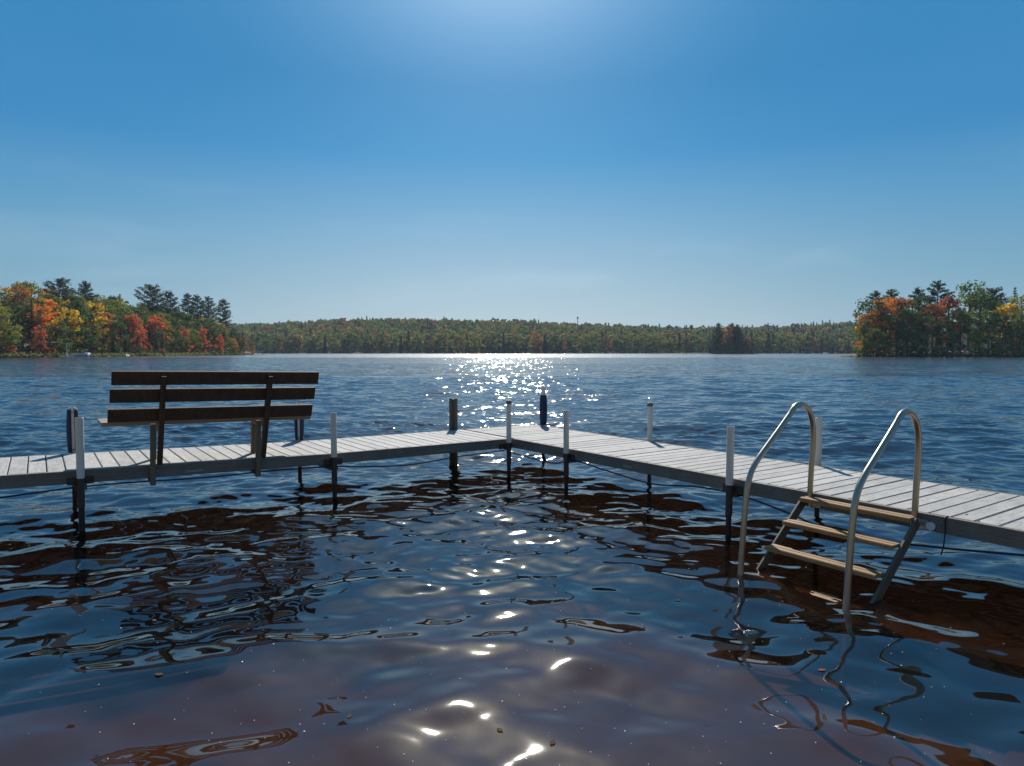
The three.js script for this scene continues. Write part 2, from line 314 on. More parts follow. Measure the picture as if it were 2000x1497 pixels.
// ---------- bench ----------
{
  const bench = place(group('dock_bench')); tag(bench, 'dark brown wooden bench with three-slat back, facing the lake', 'bench');
  const bt = tex(512, 256, (x, y) => { const a = fbm(x / 70 + 3, y / 4 + 9, 5), b = fbm(x / 30, y / 30 + 4, 3); const k = .6 * a + .4 * b; return [lerp(.26, .52, k), lerp(.19, .40, k), lerp(.14, .30, k)]; });
  const wood = new THREE.MeshStandardMaterial({ map: bt, roughness: .8 }); wood.color.setRGB(.52, .40, .33);
  const seatM = std(.24, .19, .135, .8), pale = std(.13, .09, .055, .8);
  const Y0 = leftY(3.45), pit = -.0201, lean = .30, X0 = -.055;
  const bg = new THREE.Group(); bg.name = 'bench_frame'; bg.position.set(0, Y0, 3.455); bg.rotation.x = pit; bench.add(bg);
  const bx = (y) => X0 + lean * y, nrm = new THREE.Vector3(1, -lean, 0).normalize();
  const slat = (yc, z0, z1, w = .126) => { const g = board(w, .034, z0, z1, .004); g.rotateZ(Math.PI / 2); g.rotateZ(-Math.atan(lean)); g.translate(bx(yc) - .037, yc + .011, 0); mesh('back_slat', g, wood, bg); };
  slat(.797, -.93, .89); slat(.639, -.91, .90); slat(.462, -.90, .912, .122);
  for (const z of [.49, -.44]) {
    mesh('back_post', beam([bx(.004), .004, z], [bx(.832), .832, z], .042, .075, new THREE.Vector3(1, 0, 0)), wood, bg);
    const low = -.175, side = z + .035;
    mesh('support_post', boxAt(.004, .044, low, .385, side - .022 + .03, side + .022 + .03), pale, bg);
    mesh('seat_bearer', boxAt(-.46, .05, .315, .37, z - .021, z + .019), pale, bg);
    mesh('front_leg', boxAt(-.46, -.40, .003, .315, z - .02, z + .018), pale, bg);
    mesh('diagonal_brace', beam([.02, -.16, side + .03], [-.30, -.135, side + .03], .03, .03), under, bg);
    mesh('tie_strap', beam([.046, -.012, side + .05], [-.01, .012, side - .01], .012, .006), galv, bg);
  }
  for (let k = 0; k < 4; k++) mesh('seat_slat', boxAt(-.50 + k * .118, -.50 + k * .118 + .105, .371, .405, -.92, .955), seatM, bg);
}

// ---------- ladder ----------
{
  const lad = place(group('dock_ladder')); tag(lad, 'aluminium swim ladder with two hooped handrails and tan treads', 'ladder');
  const alu = std(.36, .30, .24, .32, { metalness: .95 });
  const treadT = tex(256, 256, (x, y) => { const a = fbm(x / 40, y / 5, 4), b = fbm(x / 20 + 7, y / 20, 3), k = .55 * a + .45 * b; return [lerp(.48, .80, k), lerp(.39, .68, k), lerp(.26, .50, k)]; });
  const tread = new THREE.MeshStandardMaterial({ map: treadT, roughness: .65 }); tread.color.setRGB(.72, .56, .40);
  const rail = [[.03, -.10], [.025, .05], [.012, .25], [.0, .42], [.012, .54], [.06, .635], [.15, .688], [.24, .678], [.31, .62], [.42, .53], [.56, .42], [.69, .315], [.755, .24], [.79, .16], [.81, .05], [.83, -.12], [.855, -.42], [.88, -.80], [.89, -1.6]];
  for (const x of [4.03, 4.79]) {
    mesh('handrail', tube(rail.map((p) => [x, p[1], p[0]]), .0205, 14, 110), alu, lad);
    const sx = x + (x < 4.4 ? -.03 : .03);
    mesh('stringer', beam([sx, -.05, .055], [sx, -.72, .86], .02, .075, new THREE.Vector3(0, .75, .66)), std(.10, .075, .055, .6, { metalness: .2 }), lad);
    mesh('mount_plate', mergeGeometries([boxAt(x - .035, x + .075, -.105, -.04, .002, .009), boxAt(x - .024, x + .024, -.10, -.03, .009, .03)]), galv, lad);
  }
  for (const [z, y] of [[.08, -.02], [.295, -.168], [.505, -.322], [.70, -.497]]) {
    const t = new THREE.Group(); t.name = 'tread'; lad.add(t);
    const g = []; for (let k = 0; k < 4; k++) g.push(boxAt(4.012, 4.808, y - .024, y + (k % 2 ? 0 : -.0025), z - .055 + k * .0275 + .0004, z - .055 + (k + 1) * .0275 - .0004, .0015));
    mesh('step_board', mergeGeometries(g), tread, t);
    mesh('front_lip', boxAt(4.012, 4.808, y - .029, y - .003, z + .0555, z + .0605, .001), tread, t);
  }
  const f = new THREE.CylinderGeometry(.028, .028, .02, 16); f.rotateX(Math.PI / 2); f.translate(4.885, -.075, .013); mesh('bumper_pad', f, std(.55, .55, .56, .5), lad);
}

// ---------- cables and cords ----------
{
  const black = std(.012, .012, .014, .6);
  const cable = place(mesh('power_cable', tube([[.03, -.15, .10], [.9, -.19, .01], [1.12, -.13, -.02], [1.7, -.155, .0], [2.4, -.19, .01], [2.9, -.135, 0], [3.3, -.13, -.02], [3.7, -.17, .005], [4.3, -.26, .02], [4.9, -.21, .01], [5.5, -.13, 0]], .0075, 6, 90), black)); top(cable);
  tag(cable, 'thin black cable sagging under the dock arm with the ladder', 'cable');
  const c2 = place(mesh('power_cable', tube([[.0, -.14, .12], [.0, -.165, .8], [.01, -.20, 1.5], [0, -.14, 2.3], [.01, -.13, 2.9], [.01, -.145, 3.5], [.01, -.14, 4.5], [.01, -.19, 5.4], [0, -.16, 6.4]].map((p) => [p[0], p[1] + leftY(p[2]), p[2]]), .0075, 6, 90), black)); top(c2);
  tag(c2, 'thin black cable sagging under the dock arm with the bench', 'cable');
  const cord = place(mesh('tie_cord', tube([[4.97, .004, -.03], [4.97, -.002, .008], [4.972, -.06, .0095], [4.97, -.13, .0095], [4.965, -.19, .012], [4.955, -.25, .02]], .0045, 5, 30), black)); top(cord);
  tag(cord, 'short black cord tied round the dock rim beside the ladder', 'cord');
}

// ---------- trees ----------
const leafMat = (r, g, b) => { const m = new THREE.MeshPhysicalMaterial({ roughness: 1, transmission: .5, thickness: 0, side: THREE.DoubleSide, vertexColors: true, specularIntensity: .3 }); m.color.setRGB(r, g, b); return m; };
const bark = std(.11, .085, .065, .9), paleBark = std(.30, .28, .25, .85);
function leafQuads(list, centres) { // list of {p, s, c, n}
  const pos = [], col = [], ix = [], a = new THREE.Vector3(), b = new THREE.Vector3(), n = new THREE.Vector3();
  for (const q of list) {
    n.copy(q.n).normalize(); a.set(gauss(), gauss(), gauss()).cross(n).normalize(); b.crossVectors(n, a);
    const k = pos.length / 3, s = q.s, e = s * (q.e || .7), lift = s * .18;
    pos.push(q.p.x - a.x * s, q.p.y - a.y * s, q.p.z - a.z * s, q.p.x + b.x * e + n.x * lift, q.p.y + b.y * e + n.y * lift, q.p.z + b.z * e + n.z * lift, q.p.x + a.x * s, q.p.y + a.y * s, q.p.z + a.z * s, q.p.x - b.x * e - n.x * lift * .3, q.p.y - b.y * e - n.y * lift * .3, q.p.z - b.z * e - n.z * lift * .3);
    for (let i = 0; i < 4; i++) col.push(...q.c);
    ix.push(k, k + 1, k + 2, k, k + 2, k + 3);
  }
  const g = new THREE.BufferGeometry(); g.setAttribute('position', new THREE.Float32BufferAttribute(pos, 3)); g.setAttribute('color', new THREE.Float32BufferAttribute(col, 3)); g.setIndex(ix); g.computeVertexNormals(); return g;
}
function trunkGeo(h, r, limbs) {
  const g = [new THREE.CylinderGeometry(r * .35, r, h, 7, 4).translate(0, h / 2, 0)];
  for (const [y, dx, dy, dz, rr2] of limbs) { const a = new THREE.Vector3(0, y, 0), b = new THREE.Vector3(dx, y + dy, dz), L = a.distanceTo(b), c = new THREE.CylinderGeometry(rr2 * .3, rr2, L, 5).translate(0, L / 2, 0); c.applyQuaternion(new THREE.Quaternion().setFromUnitVectors(new THREE.Vector3(0, 1, 0), b.clone().sub(a).normalize())); c.translate(0, y, 0); g.push(c); }
  return mergeGeometries(g.map((q) => { q.deleteAttribute('uv'); return q; }));
}
// broadleaf tree of height 1 * H
function broadleaf(H, R, low, clumps, per, size, tall = 1) {
  const quads = [], limbs = [], v = new THREE.Vector3();
  for (let k = 0; k < clumps; k++) {
    const t = Math.pow(rnd(), .8), y = lerp(low, .97, t), prof = Math.sqrt(Math.max(.03, 1 - Math.pow((t - .38) / .68, 2))), th = rnd() * 6.283, rad = R * prof * Math.sqrt(rr(.15, 1)), cr = R * rr(.20, .36) * tall;
    const cx = rad * Math.cos(th), cz = rad * Math.sin(th), cy = y * H - cr * .4, tone = rr(.68, 1.28), hue = rr(-.12, .12);
    if (k % 4 === 0) limbs.push([cy * .7, cx * .8, cy * .25, cz * .8, .10]);
    for (let i = 0; i < per; i++) {
      v.set(gauss(), gauss() * .8, gauss()).normalize(); const rad2 = cr * Math.pow(rnd(), .38), n = v.clone().add(new THREE.Vector3(gauss() * .6, .5 + gauss() * .6, gauss() * .6));
      const t2 = tone * rr(.8, 1.2); quads.push({ p: new THREE.Vector3(cx + v.x * rad2, cy + v.y * rad2 * .8, cz + v.z * rad2), s: size * rr(.6, 1.25), n, c: [t2 * (1 + hue), t2, t2 * (1 - hue)] });
    }
  }
  return { crown: leafQuads(quads), trunk: trunkGeo(H * .86, H * .014 + .06, limbs) };
}
// spruce or fir: whorls of drooping boughs
function spruce(H, R, low, size) {
  const quads = []; const levels = Math.round(H * 1.5);
  for (let l = 0; l < levels; l++) {
    const t = l / levels, y = lerp(low, .985, t) * H, rad = R * Math.pow(1 - t, .85) * rr(.8, 1.1) + .12, nb = 7 + Math.floor((1 - t) * 4);
    for (let b = 0; b < nb; b++) { const th = b / nb * 6.283 + l * 1.1 + rr(-.3, .3), L = rad * rr(.75, 1.1), tone = rr(.7, 1.25), steps = Math.max(2, Math.round(L / (size * .8)));
      for (let s = 0; s < steps; s++) { const f = (s + .6) / steps, x = L * f; quads.push({ p: new THREE.Vector3(x * Math.cos(th) + rr(-.1, .1), y - x * .32 + rr(-.12, .12) + (f > .7 ? .1 : 0), x * Math.sin(th) + rr(-.1, .1)), s: size * (1.15 - f * .4), e: .5, n: new THREE.Vector3(Math.cos(th) * .35 + gauss() * .35, 1, Math.sin(th) * .35 + gauss() * .35), c: [tone, tone, tone] }); } }
  }
  return { crown: leafQuads(quads), trunk: trunkGeo(H * .97, H * .011 + .05, []) };
}
// old white pine: few long level limbs with plume-like tufts, gaps between
function pine(H, R, low, size, limbsN, up) {
  const quads = [], limbs = [];
  for (let k = 0; k < limbsN; k++) {
    const t = k / (limbsN - 1), y = lerp(low, .95, t) * H, th = k * 2.4 + rr(-.5, .5), prof = Math.sin(Math.PI * Math.min(1, .28 + t * .62)), L = R * prof * rr(.6, 1.15) + .5, tone = rr(.75, 1.2), rise = up * rr(.5, 1.3);
    limbs.push([y, Math.cos(th) * L * .9, L * rise * .8, Math.sin(th) * L * .9, .09]);
    const tufts = Math.max(3, Math.round(L * 2.0));
    for (let s = 0; s < tufts; s++) { const f = lerp(.3, 1, s / (tufts - 1)), x = L * f, cy = y + x * rise * f, sp = .16 * L * (1.2 - f * .5) + .15; for (let i = 0; i < 13; i++) { const a = th + gauss() * .16; quads.push({ p: new THREE.Vector3(x * Math.cos(a) + gauss() * sp * .6, cy + gauss() * .24 + .15, x * Math.sin(a) + gauss() * sp * .6), s: size * rr(.6, 1.1), e: .45, n: new THREE.Vector3(gauss() * .5, 1, gauss() * .5), c: [tone, tone, tone] }); } }
  }
  for (let i = 0; i < 40; i++) quads.push({ p: new THREE.Vector3(gauss() * .45, H * rr(.9, 1.0), gauss() * .45), s: size * .8, e: .45, n: new THREE.Vector3(gauss(), 1, gauss()), c: [1, 1, 1] });
  return { crown: leafQuads(quads), trunk: trunkGeo(H * .97, H * .012 + .05, limbs) };
}
const kinds = {
  leafA: broadleaf(16, 4.6, .22, 44, 34, .34), leafB: broadleaf(16, 3.9, .14, 48, 32, .33), leafC: broadleaf(16, 5.2, .30, 50, 32, .34), leafD: broadleaf(16, 3.4, .10, 44, 34, .32), leafE: broadleaf(16, 4.3, .05, 60, 30, .34),
  spruceA: spruce(16, 3.1, .04, .42), spruceB: spruce(16, 2.3, .10, .38),
  pineA: pine(22, 4.2, .40, .5, 30, .34), pineB: pine(22, 3.5, .30, .5, 38, .2), pineC: pine(22, 4.8, .5, .5, 24, .48), bush: broadleaf(4, 2.6, .1, 16, 30, .3),
};
const hues = {
  green: leafMat(0.122, 0.165, 0.032), darkgreen: leafMat(0.076, 0.112, 0.032), olive: leafMat(0.232, 0.220, 0.030), yellow: leafMat(0.634, 0.403, 0.024), orange: leafMat(0.671, 0.232, 0.022), rust: leafMat(0.403, 0.159, 0.043), red: leafMat(0.537, 0.128, 0.043), conifer: leafMat(0.041, 0.063, 0.029), pine: leafMat(0.055, 0.078, 0.039), straw: leafMat(0.207, 0.183, 0.061),
};
const word = { green: 'green leaves', darkgreen: 'dark green leaves', olive: 'yellow-green leaves', yellow: 'yellow leaves', orange: 'bright orange leaves', rust: 'rust brown leaves', red: 'red leaves' };
const shared = {};
function tree(kind, hue, x, y, z, h, where, grp) {
  const isBush = kind === 'bush', con = kind.startsWith('spruce'), pn = kind.startsWith('pine');
  const name = isBush ? 'shrub' : con ? 'spruce_tree' : pn ? 'pine_tree' : 'broadleaf_tree';
  const key = kind + hue; let o;
  if (shared[key]) { o = shared[key].clone(); o.name = name; } else { o = new THREE.Group(); o.name = name; mesh('crown', kinds[kind].crown, hues[hue], o); mesh('trunk', kinds[kind].trunk, bark, o); shared[key] = o; }
  o.userData = {};
  const nominal = isBush ? 4 : pn ? 22 : 16, s = h / nominal, w = s * rr(.92, 1.15);
  o.position.set(x, y, z); o.scale.set(w, s, w); o.rotation.y = rnd() * 6.28;
  const label = (isBush ? 'low shrub with ' + word[hue] : con ? 'dark narrow spruce' : pn ? 'tall dark pine' : 'tree with ' + word[hue]) + ' ' + where;
  tag(o, label, isBush ? 'shrub' : 'tree', (isBush ? 'shrubs' : con ? 'spruces' : pn ? 'pines' : hue + ' trees') + ' ' + grp);
  return top(o);
}
const pick = (list) => { let t = rnd() * list.reduce((s, q) => s + q[1], 0); for (const q of list) if ((t -= q[1]) <= 0) return q[0]; return list[0][0]; };
const leafKinds = ['leafA', 'leafB', 'leafC', 'leafD', 'leafE'];

// lawn and trees out of view, added to bounce warm light onto shaded faces
{
  const g = new THREE.PlaneGeometry(150, 70, 60, 40); g.rotateX(-Math.PI / 2); g.translate(0, 0, 36); const p = g.attributes.position;
  for (let i = 0; i < p.count; i++) { const x = p.getX(i), z = p.getZ(i); p.setY(i, -.7 + 1.5 * smooth(z, 1, 5) + Math.max(0, z - 4) * .11 + .3 * fbm(x * .3, z * .3)); }
  g.computeVertexNormals(); structure('bounce_lawn', g, std(.17, .15, .06, .95));
  for (const [kind, hue, x, z, h] of [['leafA', 'olive', -34, 34, 17], ['leafC', 'orange', -24, 38, 18], ['leafE', 'yellow', -14, 34, 15], ['leafB', 'olive', -4, 40, 18], ['leafA', 'orange', 7, 36, 16], ['leafC', 'yellow', 17, 39, 18], ['leafE', 'rust', 27, 35, 15], ['leafA', 'olive', 37, 38, 17], ['leafD', 'orange', -45, 38, 16], ['leafB', 'yellow', 48, 37, 16]]) tree(kind, hue, x, 4, z, h, 'added behind the viewpoint to bounce warm light', 'added out of view for bounce light');
}
// left shore: runs away from the camera along x = -134, from 150 m to 350 m, then turns inland
const shoreX = (d) => -134 - 2.5 * Math.sin(d * .045) - 3 * fbm(d * .03, 2) - Math.pow(Math.max(0, d - 360) / 14, 2) * 1.2;
const hillL = (o) => o < 0 ? -.6 : .5 + 9 * smooth(o, 3, 45);
{
  const nx = 30, nd = 60, pos = [], ix = [];
  for (let j = 0; j <= nd; j++) for (let i = 0; i <= nx; i++) { const d = 120 + j * 5.2, o = -3 + Math.pow(i / nx, 1.6) * 160, x = shoreX(d) - o; pos.push(x, o < 0 ? -.8 : hillL(o) - .2 + .5 * fbm(x * .2, d * .2) * smooth(o, 0, 3), -d); }
  for (let j = 0; j < nd; j++) for (let i = 0; i < nx; i++) { const a = j * (nx + 1) + i, b = a + 1, c = a + nx + 1; ix.push(a, b, c, b, c + 1, c); }
  const g = new THREE.BufferGeometry(); g.setAttribute('position', new THREE.Float32BufferAttribute(pos, 3)); g.setIndex(ix); g.computeVertexNormals();
  structure('wooded_bank', g, std(.085, .065, .035, .95));
}
const WL = 'on the boat shore', GL = 'on the boat shore';
{
  const rows = [[4, 5.6, 8, 13], [10, 5.6, 12, 16], [18, 6.0, 14, 18], [28, 6.2, 14, 18.5], [40, 6.6, 14, 18.5]];
  rows.forEach(([o, step, h0, h1], ri) => {
    for (let d = 150 + ri * 2.1; d < 366; d += step * rr(.8, 1.2)) {
      const oo = o + rr(-2, 2), x = shoreX(d) - oo, px = 1000 + x / d * 1334;
      if (px < -60) continue;
      const u = (px + 60) / 560;
      let hue = pick(ri < 2 ? [['conifer', 30], ['rust', 12], ['orange', u < .35 ? 13 : 7], ['red', u > .6 ? 13 : 4], ['darkgreen', 26], ['green', 14], ['olive', 8], ['yellow', u < .4 ? 9 : 2]]
        : [['olive', 28], ['green', 32], ['orange', u < .45 ? 15 : 8], ['rust', 8], ['yellow', u < .5 ? 15 : 4], ['conifer', 9], ['darkgreen', 12], ['red', u > .55 ? 6 : 2]]);
      const con = hue === 'conifer', far = smooth(d, 340, 366) * 3;
      tree(con ? (rnd() < .6 ? 'spruceA' : 'spruceB') : pick(leafKinds.map((k) => [k, ri < 2 && (k === 'leafE' || k === 'leafD') ? 2.5 : 1])), hue, x, hillL(oo) - .3, -d, rr(h0, h1) * (con ? 1.08 : 1) - far, ['at the water edge ', 'just behind the water edge ', 'half way up ', 'high up ', 'at the top of '][ri].replace(/(up|of) $/, (q) => q + 'the slope ') + WL, GL);
    }
  });
  for (const [px, tp, kind] of [[120, 545, 'pineC'], [170, 550, 'pineA'], [237, 572, 'spruceA'], [300, 558, 'pineC'], [335, 568, 'pineB'], [368, 573, 'pineB'], [388, 576, 'pineB'], [409, 580, 'pineA'], [437, 584, 'pineB']]) {
    const x = -165, d = 165 * 1334 / (1000 - px), oo = shoreX(d) - x, y = hillL(oo) - .3, h = (688 - tp) * d / 1334 + 1.55 - y;
    tree(kind, kind === 'spruceA' ? 'conifer' : 'pine', x, y, -d, h, 'standing above the other trees ' + WL, GL);
  }
  for (let d = 160; d < 345; d += rr(5, 11)) { const o = rr(.8, 2.4); tree('bush', pick([['olive', 3], ['green', 3], ['rust', 2], ['darkgreen', 3]]), shoreX(d) - o, .2, -d, rr(1.5, 3.6), WL, GL); }
}
// right island
const islX = (d) => 0;
{
  const g = new THREE.SphereGeometry(1, 40, 16); g.scale(62, 3.0, 30); g.translate(167, -1.0, -238);
  structure('island_ground', g, std(.07, .055, .035, .95));
  const WI = 'on the island with the small dock', GI = 'on the island';
  const T = [['pineB', 'pine', 1708, 568, 236], ['pineA', 'pine', 1738, 566, 240], ['leafC', 'darkgreen', 1700, 582, 224], ['leafE', 'orange', 1728, 578, 222], ['leafA', 'rust', 1750, 580, 226], ['leafE', 'green', 1705, 640, 211], ['leafD', 'green', 1688, 622, 216], ['leafB', 'olive', 1690, 655, 212], ['leafA', 'orange', 1695, 612, 220], ['pineB', 'pine', 1790, 561, 238], ['leafC', 'darkgreen', 1780, 578, 226], ['leafB', 'green', 1772, 600, 216], ['leafD', 'darkgreen', 1750, 610, 214], ['pineA', 'pine', 1828, 550, 232], ['leafA', 'rust', 1820, 592, 222], ['leafB', 'red', 1850, 574, 224], ['leafE', 'darkgreen', 1810, 615, 214], ['leafD', 'darkgreen', 1840, 622, 212], ['leafC', 'green', 1890, 550, 230], ['leafA', 'green', 1912, 572, 222], ['leafB', 'darkgreen', 1875, 604, 214], ['leafE', 'green', 1930, 604, 213], ['pineC', 'pine', 1935, 564, 238], ['spruceB', 'conifer', 1952, 570, 236], ['leafA', 'yellow', 1962, 592, 224], ['spruceB', 'conifer', 1978, 558, 230], ['leafC', 'olive', 1992, 575, 226], ['leafE', 'green', 1985, 610, 214], ['leafD', 'darkgreen', 1957, 618, 211], ['leafC', 'green', 2030, 570, 228], ['leafE', 'darkgreen', 2040, 605, 214], ['leafB', 'olive', 2075, 575, 224], ['leafA', 'green', 2120, 580, 226], ['leafE', 'green', 1725, 650, 209], ['leafD', 'darkgreen', 1765, 640, 209], ['leafE', 'darkgreen', 1790, 648, 208.5], ['leafD', 'olive', 1905, 640, 209], ['leafE', 'darkgreen', 1860, 645, 208.5], ['leafD', 'darkgreen', 2000, 640, 209]];
  for (const [k, hue, px, tp, d] of T) { const x = (px - 1000) / 1334 * d, e = 1 - Math.pow((x - 167) / 62, 2) - Math.pow((d - 238) / 30, 2), y = -1.0 + 3.0 * Math.sqrt(Math.max(.12, e)) - .3; tree(k, hue, x, y, -d, (688 - tp) * d / 1334 + 1.55 - y, WI, GI); }
  for (let px = 1672; px < 2060; px += rr(9, 20)) { const d = 207.5 + rr(0, 1.6) + Math.max(0, (1700 - px) * .25), x = (px - 1000) / 1334 * d; tree('bush', pick([['green', 3], ['olive', 2], ['darkgreen', 4]]), x, .05, -d, rr(1.6, 3.6), WI, GI); }
}
// spit of land with pines
{
  const g = new THREE.SphereGeometry(1, 40, 10); g.scale(52, 1.6, 22); g.translate(158, -.7, -555);
  structure('spit_ground', g, std(.06, .055, .03, .95));
  const W = 'on the low spit before the far shore', G = 'on the spit';
  for (const [k, hue, px, tp] of [['spruceA', 'conifer', 1392, 640], ['pineB', 'pine', 1402, 631], ['spruceA', 'conifer', 1410, 650], ['leafB', 'rust', 1418, 636], ['pineB', 'pine', 1428, 631], ['pineA', 'pine', 1436, 640], ['leafE', 'darkgreen', 1446, 650], ['spruceB', 'conifer', 1443, 638], ['spruceB', 'conifer', 1456, 641], ['leafD', 'rust', 1460, 655], ['spruceA', 'conifer', 1467, 645], ['leafE', 'darkgreen', 1475, 664], ['leafE', 'darkgreen', 1425, 655], ['leafE', 'darkgreen', 1400, 662], ['spruceA', 'conifer', 1386, 655], ['spruceA', 'conifer', 1398, 644], ['spruceA', 'conifer', 1404, 636], ['spruceA', 'conifer', 1422, 645], ['spruceA', 'conifer', 1432, 637], ['spruceA', 'conifer', 1450, 648], ['pineB', 'pine', 1440, 634], ['leafE', 'darkgreen', 1412, 660], ['leafE', 'darkgreen', 1438, 662], ['leafE', 'darkgreen', 1458, 664], ['leafB', 'green', 1468, 660]]) { const d = 545 + rr(-4, 6); tree(k, hue, (px - 1000) / 1334 * d, .2, -d, (688 - tp) * d / 1334 + 1.4, W, G); }
  for (let px = 1287; px < 1480; px += rr(5, 9)) { const d = 538 + rr(0, 6); const con = rnd() < .6; tree(con ? 'spruceB' : 'leafD', con ? 'conifer' : 'green', (px - 1000) / 1334 * d, .1, -d, rr(4.5, 8.5), W, G); }
}

// far shore: a wooded ridge
const crest = [[300, 640], [490, 638], [600, 634], [680, 628], [800, 627], [900, 630], [1000, 631], [1100, 635], [1200, 640], [1300, 643], [1400, 645], [1480, 643], [1560, 639], [1650, 634], [1800, 632], [2000, 634]];
function ridge(px) { let i = 0; while (i < crest.length - 2 && px > crest[i + 1][0]) i++; const a = crest[i], b = crest[i + 1]; return lerp(a[1], b[1], smooth(px, a[0], b[0])); }
const FAR0 = 690, FAR1 = 1080, TREE = 17;
function hillFar(x, d) {          // height of the ground; the crest line is a skyline seen across the lake
  const px = 1000 + x / FAR1 * 1334, H = Math.max(4, (688 - ridge(px)) * FAR1 / 1334 + 1.5 - TREE * .95), t = (d - FAR0) / (FAR1 - FAR0);
  return t < 0 ? -1 : .6 + H * smooth(t, .0, 1.05) + 3 * (fbm(x * .012, d * .012) - .5);
}
{
  const nx = 90, nd = 26, pos = [], ix = [];
  for (let j = 0; j <= nd; j++) for (let i = 0; i <= nx; i++) { const x = -620 + i * 17, d = FAR0 - 6 + j * 18; pos.push(x, d < FAR0 + 1 ? -1 : hillFar(x, d), -d); }
  for (let j = 0; j < nd; j++) for (let i = 0; i < nx; i++) { const a = j * (nx + 1) + i, b = a + 1, c = a + nx + 1; ix.push(a, b, c, b, c + 1, c); }
  const g = new THREE.BufferGeometry(); g.setAttribute('position', new THREE.Float32BufferAttribute(pos, 3)); g.setIndex(ix); g.computeVertexNormals();
  structure('far_hillside', g, std(.05, .055, .03, .95));
  const variants = [broadleaf(18, 6.0, .12, 26, 22, .8), broadleaf(18, 5.2, .10, 24, 22, .8), spruce(18, 2.8, .05, .9)];
  const mats = [leafMat(1, 1, 1), leafMat(1, 1, 1), leafMat(1, 1, 1)];
  const spots = [[], [], []];
  for (let d = FAR0 + 3; d < FAR1 + 30; d += 8.2) for (let x = -d * .46; x < d * .80; x += 8.4) {
    const xx = x + rr(-4, 4), dd = d + rr(-4, 4), right = smooth(xx, 150, 260), v = rnd() < .12 + .32 * right ? 2 : rnd() < .5 ? 0 : 1;
    const front = dd < FAR0 + 22; spots[v].push([xx, dd, front]);
  }
  const M = new THREE.Matrix4(), Q = new THREE.Quaternion(), E3 = new THREE.Euler(), P = new THREE.Vector3(), S = new THREE.Vector3(), C = new THREE.Color();
  spots.forEach((list, v) => {
    const im = new THREE.InstancedMesh(variants[v].crown, mats[v], list.length); im.name = v === 2 ? 'conifer_forest' : 'broadleaf_forest'; im.castShadow = im.receiveShadow = true;
    list.forEach(([x, d, front], i) => {
      const s = rr(.62, 1.22) * (v === 2 ? 1.05 : 1); P.set(x, hillFar(x, d) - .5, -d); E3.set(0, rnd() * 6.28, 0); S.set(s * rr(.8, 1.25), s * rr(.9, 1.12), s * rr(.8, 1.25)); M.compose(P, Q.setFromEuler(E3), S); im.setMatrixAt(i, M);
      const n = vnoise(x * .02 + 40, d * .02), t = rnd(), k = rr(.8, 1.2);
      if (v === 2) C.setRGB(.028 * k, .044 * k, .022 * k);
      else if (t < .05) C.setRGB(.36 * k, .13 * k, .04); else if (t < .12) C.setRGB(.34 * k, .25 * k, .04); else if (t < .2) C.setRGB(.22 * k, .14 * k, .05);
      else C.setRGB(lerp(.14, .25, n) * k, lerp(.18, .225, n) * k, .045 * k);
      im.setColorAt(i, C);
    });
    im.userData.kind = 'stuff'; tag(im, v === 2 ? 'dark conifers scattered through the wood on the far ridge' : v ? 'rounded green and autumn treetops mixed over the far ridge' : 'broad green and autumn treetops covering the far ridge', 'forest'); top(im);
  });
  // the few that stand out along the far water's edge
  for (const [px, h, hue] of [[547, 13, 'red'], [583, 15, 'red'], [720, 13, 'rust'], [1098, 16, 'red'], [1196, 14, 'red'], [1590, 15, 'red']]) { const d = FAR0 + 3; tree('leafD', hue, (px - 1000) / 1334 * d, .4, -d, h, 'at the water edge below the far ridge', 'on the far shore'); }
  // lookout mast on the ridge
  const m = group('lookout_mast'); tag(m, 'thin lookout mast rising above the far wooded ridge', 'mast');
  const x = 128 / 1334 * 1060, y = hillFar(x, 1060); m.position.set(x, y, -1060);
  mesh('mast', new THREE.CylinderGeometry(.5, .8, 27, 6).translate(0, 13.5, 0), std(.12, .12, .12), m);
  mesh('cabin', new THREE.CylinderGeometry(1.5, 1.3, 2.4, 8).translate(0, 27.4, 0), std(.14, .13, .12), m);
}

